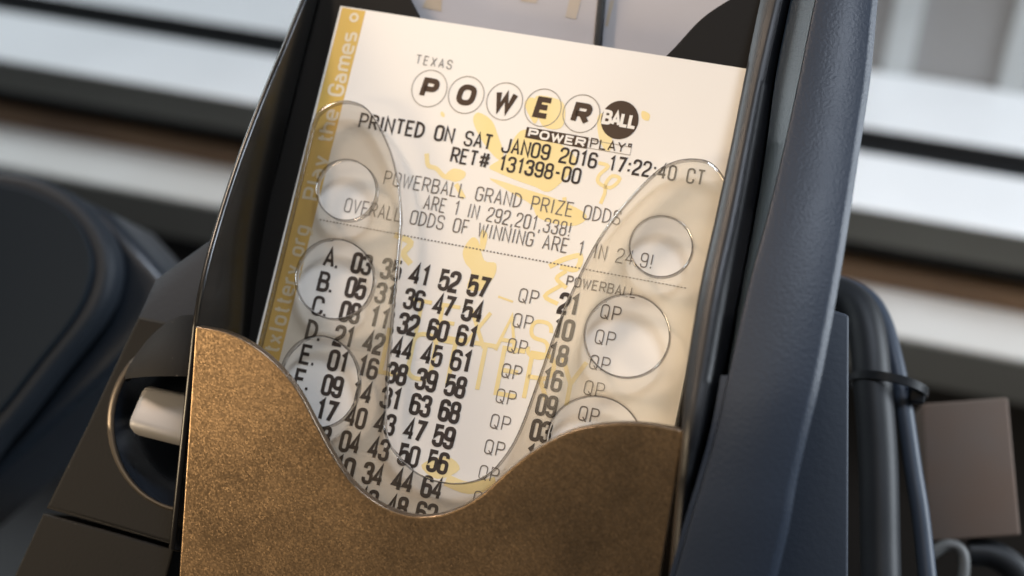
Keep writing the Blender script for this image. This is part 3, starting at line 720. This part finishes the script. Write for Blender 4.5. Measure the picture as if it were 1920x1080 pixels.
# ------------------------------------------------------------------ right: cables, tie, card
cab = [(1440, 540, -52), (1540, 548, -50), (1588, 562, -48), (1614, 590, -46), (1628, 640, -44), (1636, 720, -42), (1646, 850, -40), (1650, 1000, -38), (1652, 1250, -36), (1640, 1900, -40)]
c1 = tube('thick_cable', catmull([hp(*p) for p in cab], 8), 4.0, M_CABLE, None, 20); tag(c1, 'thick black cable bending down beside the slate rail', 'cable')
cab2 = [(1450, 515, -56), (1560, 530, -55), (1622, 555, -53), (1655, 600, -50), (1678, 680, -46), (1694, 760, -44), (1712, 880, -42), (1730, 1000, -40), (1752, 1250, -38), (1790, 1900, -42)]
c2 = tube('thin_cable', catmull([hp(*p) for p in cab2], 8), 1.9, M_CABLE2, None, 14); tag(c2, 'thin slate cable strapped to the right of the thick black cable', 'cable')
tie = []
cc = hp(1664, 725, -43)
for i in range(25):
    t = 2 * math.pi * i / 24; tie.append(cc + Vector((7.6 * math.cos(t), 1.2 * math.sin(t), 5.4 * math.sin(t))))
ct = thing('cable_tie', 'black plastic tie binding the two cables together', 'cable tie', at=cc)
def band(name, pts, h, t, m, parent):
    vs = []; n = len(pts) - 1
    c = sum(pts[:-1], Vector()) / n
    for p in pts[:-1]:
        o = (p - c).normalized() * t
        vs += [p + Vector((0, h / 2, 0)), p + o + Vector((0, h / 2, 0)), p + o - Vector((0, h / 2, 0)), p - Vector((0, h / 2, 0))]
    fs = []
    for i in range(n):
        j = (i + 1) % n
        for k in range(4): fs.append([4 * i + k, 4 * i + (k + 1) % 4, 4 * j + (k + 1) % 4, 4 * j + k])
    return link_mesh(name, vs, fs, m, parent, True)
band('strap', tie, 1.7, 0.7, M_BLACK, ct)
hd = hp(1716, 738, -43)
slab('buckle', [hd + Vector((-1.2, 2, 2)), hd + Vector((2, 2, 2)), hd + Vector((2, -2, 2)), hd + Vector((-1.2, -2, 2))], 4, M_BLACK, ct, .4)
cd = [hp(1728, 757, -70), hp(1890, 745, -70), hp(1914, 1004, -70), hp(1742, 1016, -70)]
cb = slab('card_block', cd, 30, M_CARD, None, .6); tag(cb, 'small grey brown cardboard box beside the cables at far right', 'box')
c3 = tube('loop_cable', catmull([hp(*p) for p in [(1745, 1040, -70), (1775, 1022, -70), (1800, 1030, -70), (1808, 1060, -70), (1800, 1130, -70)]], 8), 1.3, mat('grey cable rubber', (0.09, 0.09, 0.088), .5), None, 12); tag(c3, 'thin grey cable looping below the cardboard box', 'cable')
c4 = tube('corner_cable', catmull([hp(*p) for p in [(1815, 1035, -75), (1860, 1040, -75), (1905, 1070, -75), (1960, 1150, -75)]], 8), 3.2, M_CABLE, None, 14); tag(c4, 'short stretch of black cable below the cardboard box in the corner', 'cable')
# ------------------------------------------------------------------ left: dark console
con = thing('desk_console', 'black rounded desktop console with raised rim, out of focus at far left', 'console', at=hp(60, 700, -70))
fc = frame_at(-62)
base = [(60, 330), (200, 395), (312, 520), (300, 600), (214, 692), (110, 790), (0, 888), (-140, 1010), (-300, 900), (-200, 330)]
sheet('base', [to2(base, fc)], fc, 30, mat('navy black plastic', (0.010, 0.014, 0.020), .32), con, 3.0, res=5)
fc2 = frame_at(-52)
bo = catmull([Vector((x, y, 0)) for x, y in [(-150, 296), (0, 318), (70, 332), (130, 362), (178, 410), (205, 465), (206, 525), (180, 590), (100, 690), (0, 815), (-130, 940), (-300, 700), (-300, 400)]], 5, True)
sheet('rim', [to2([(p.x, p.y) for p in bo], fc2)], fc2, 9, mat('navy rim plastic', (0.012, 0.016, 0.022), .55, spec=.25), con, 2.5, res=5)
bi = [Vector((x, y, 0)) for x, y in [(-150, 322), (0, 345), (60, 360), (115, 388), (150, 425), (170, 475), (168, 525), (140, 590), (70, 680), (-20, 790), (-150, 900), (-300, 700), (-300, 400)]]
fc3 = frame_at(-50.5)
bi = catmull(bi, 5, True)
sheet('top_panel', [to2([(p.x, p.y) for p in bi], fc3)], fc3, 1.4, mat('satin black plastic', (0.009, 0.014, 0.020), .6, spec=.10, build=grain(200, .1)), con, .6)
sc.cycles.max_bounces = 10; sc.cycles.transparent_max_bounces = 16
sc.cycles.use_denoising = True
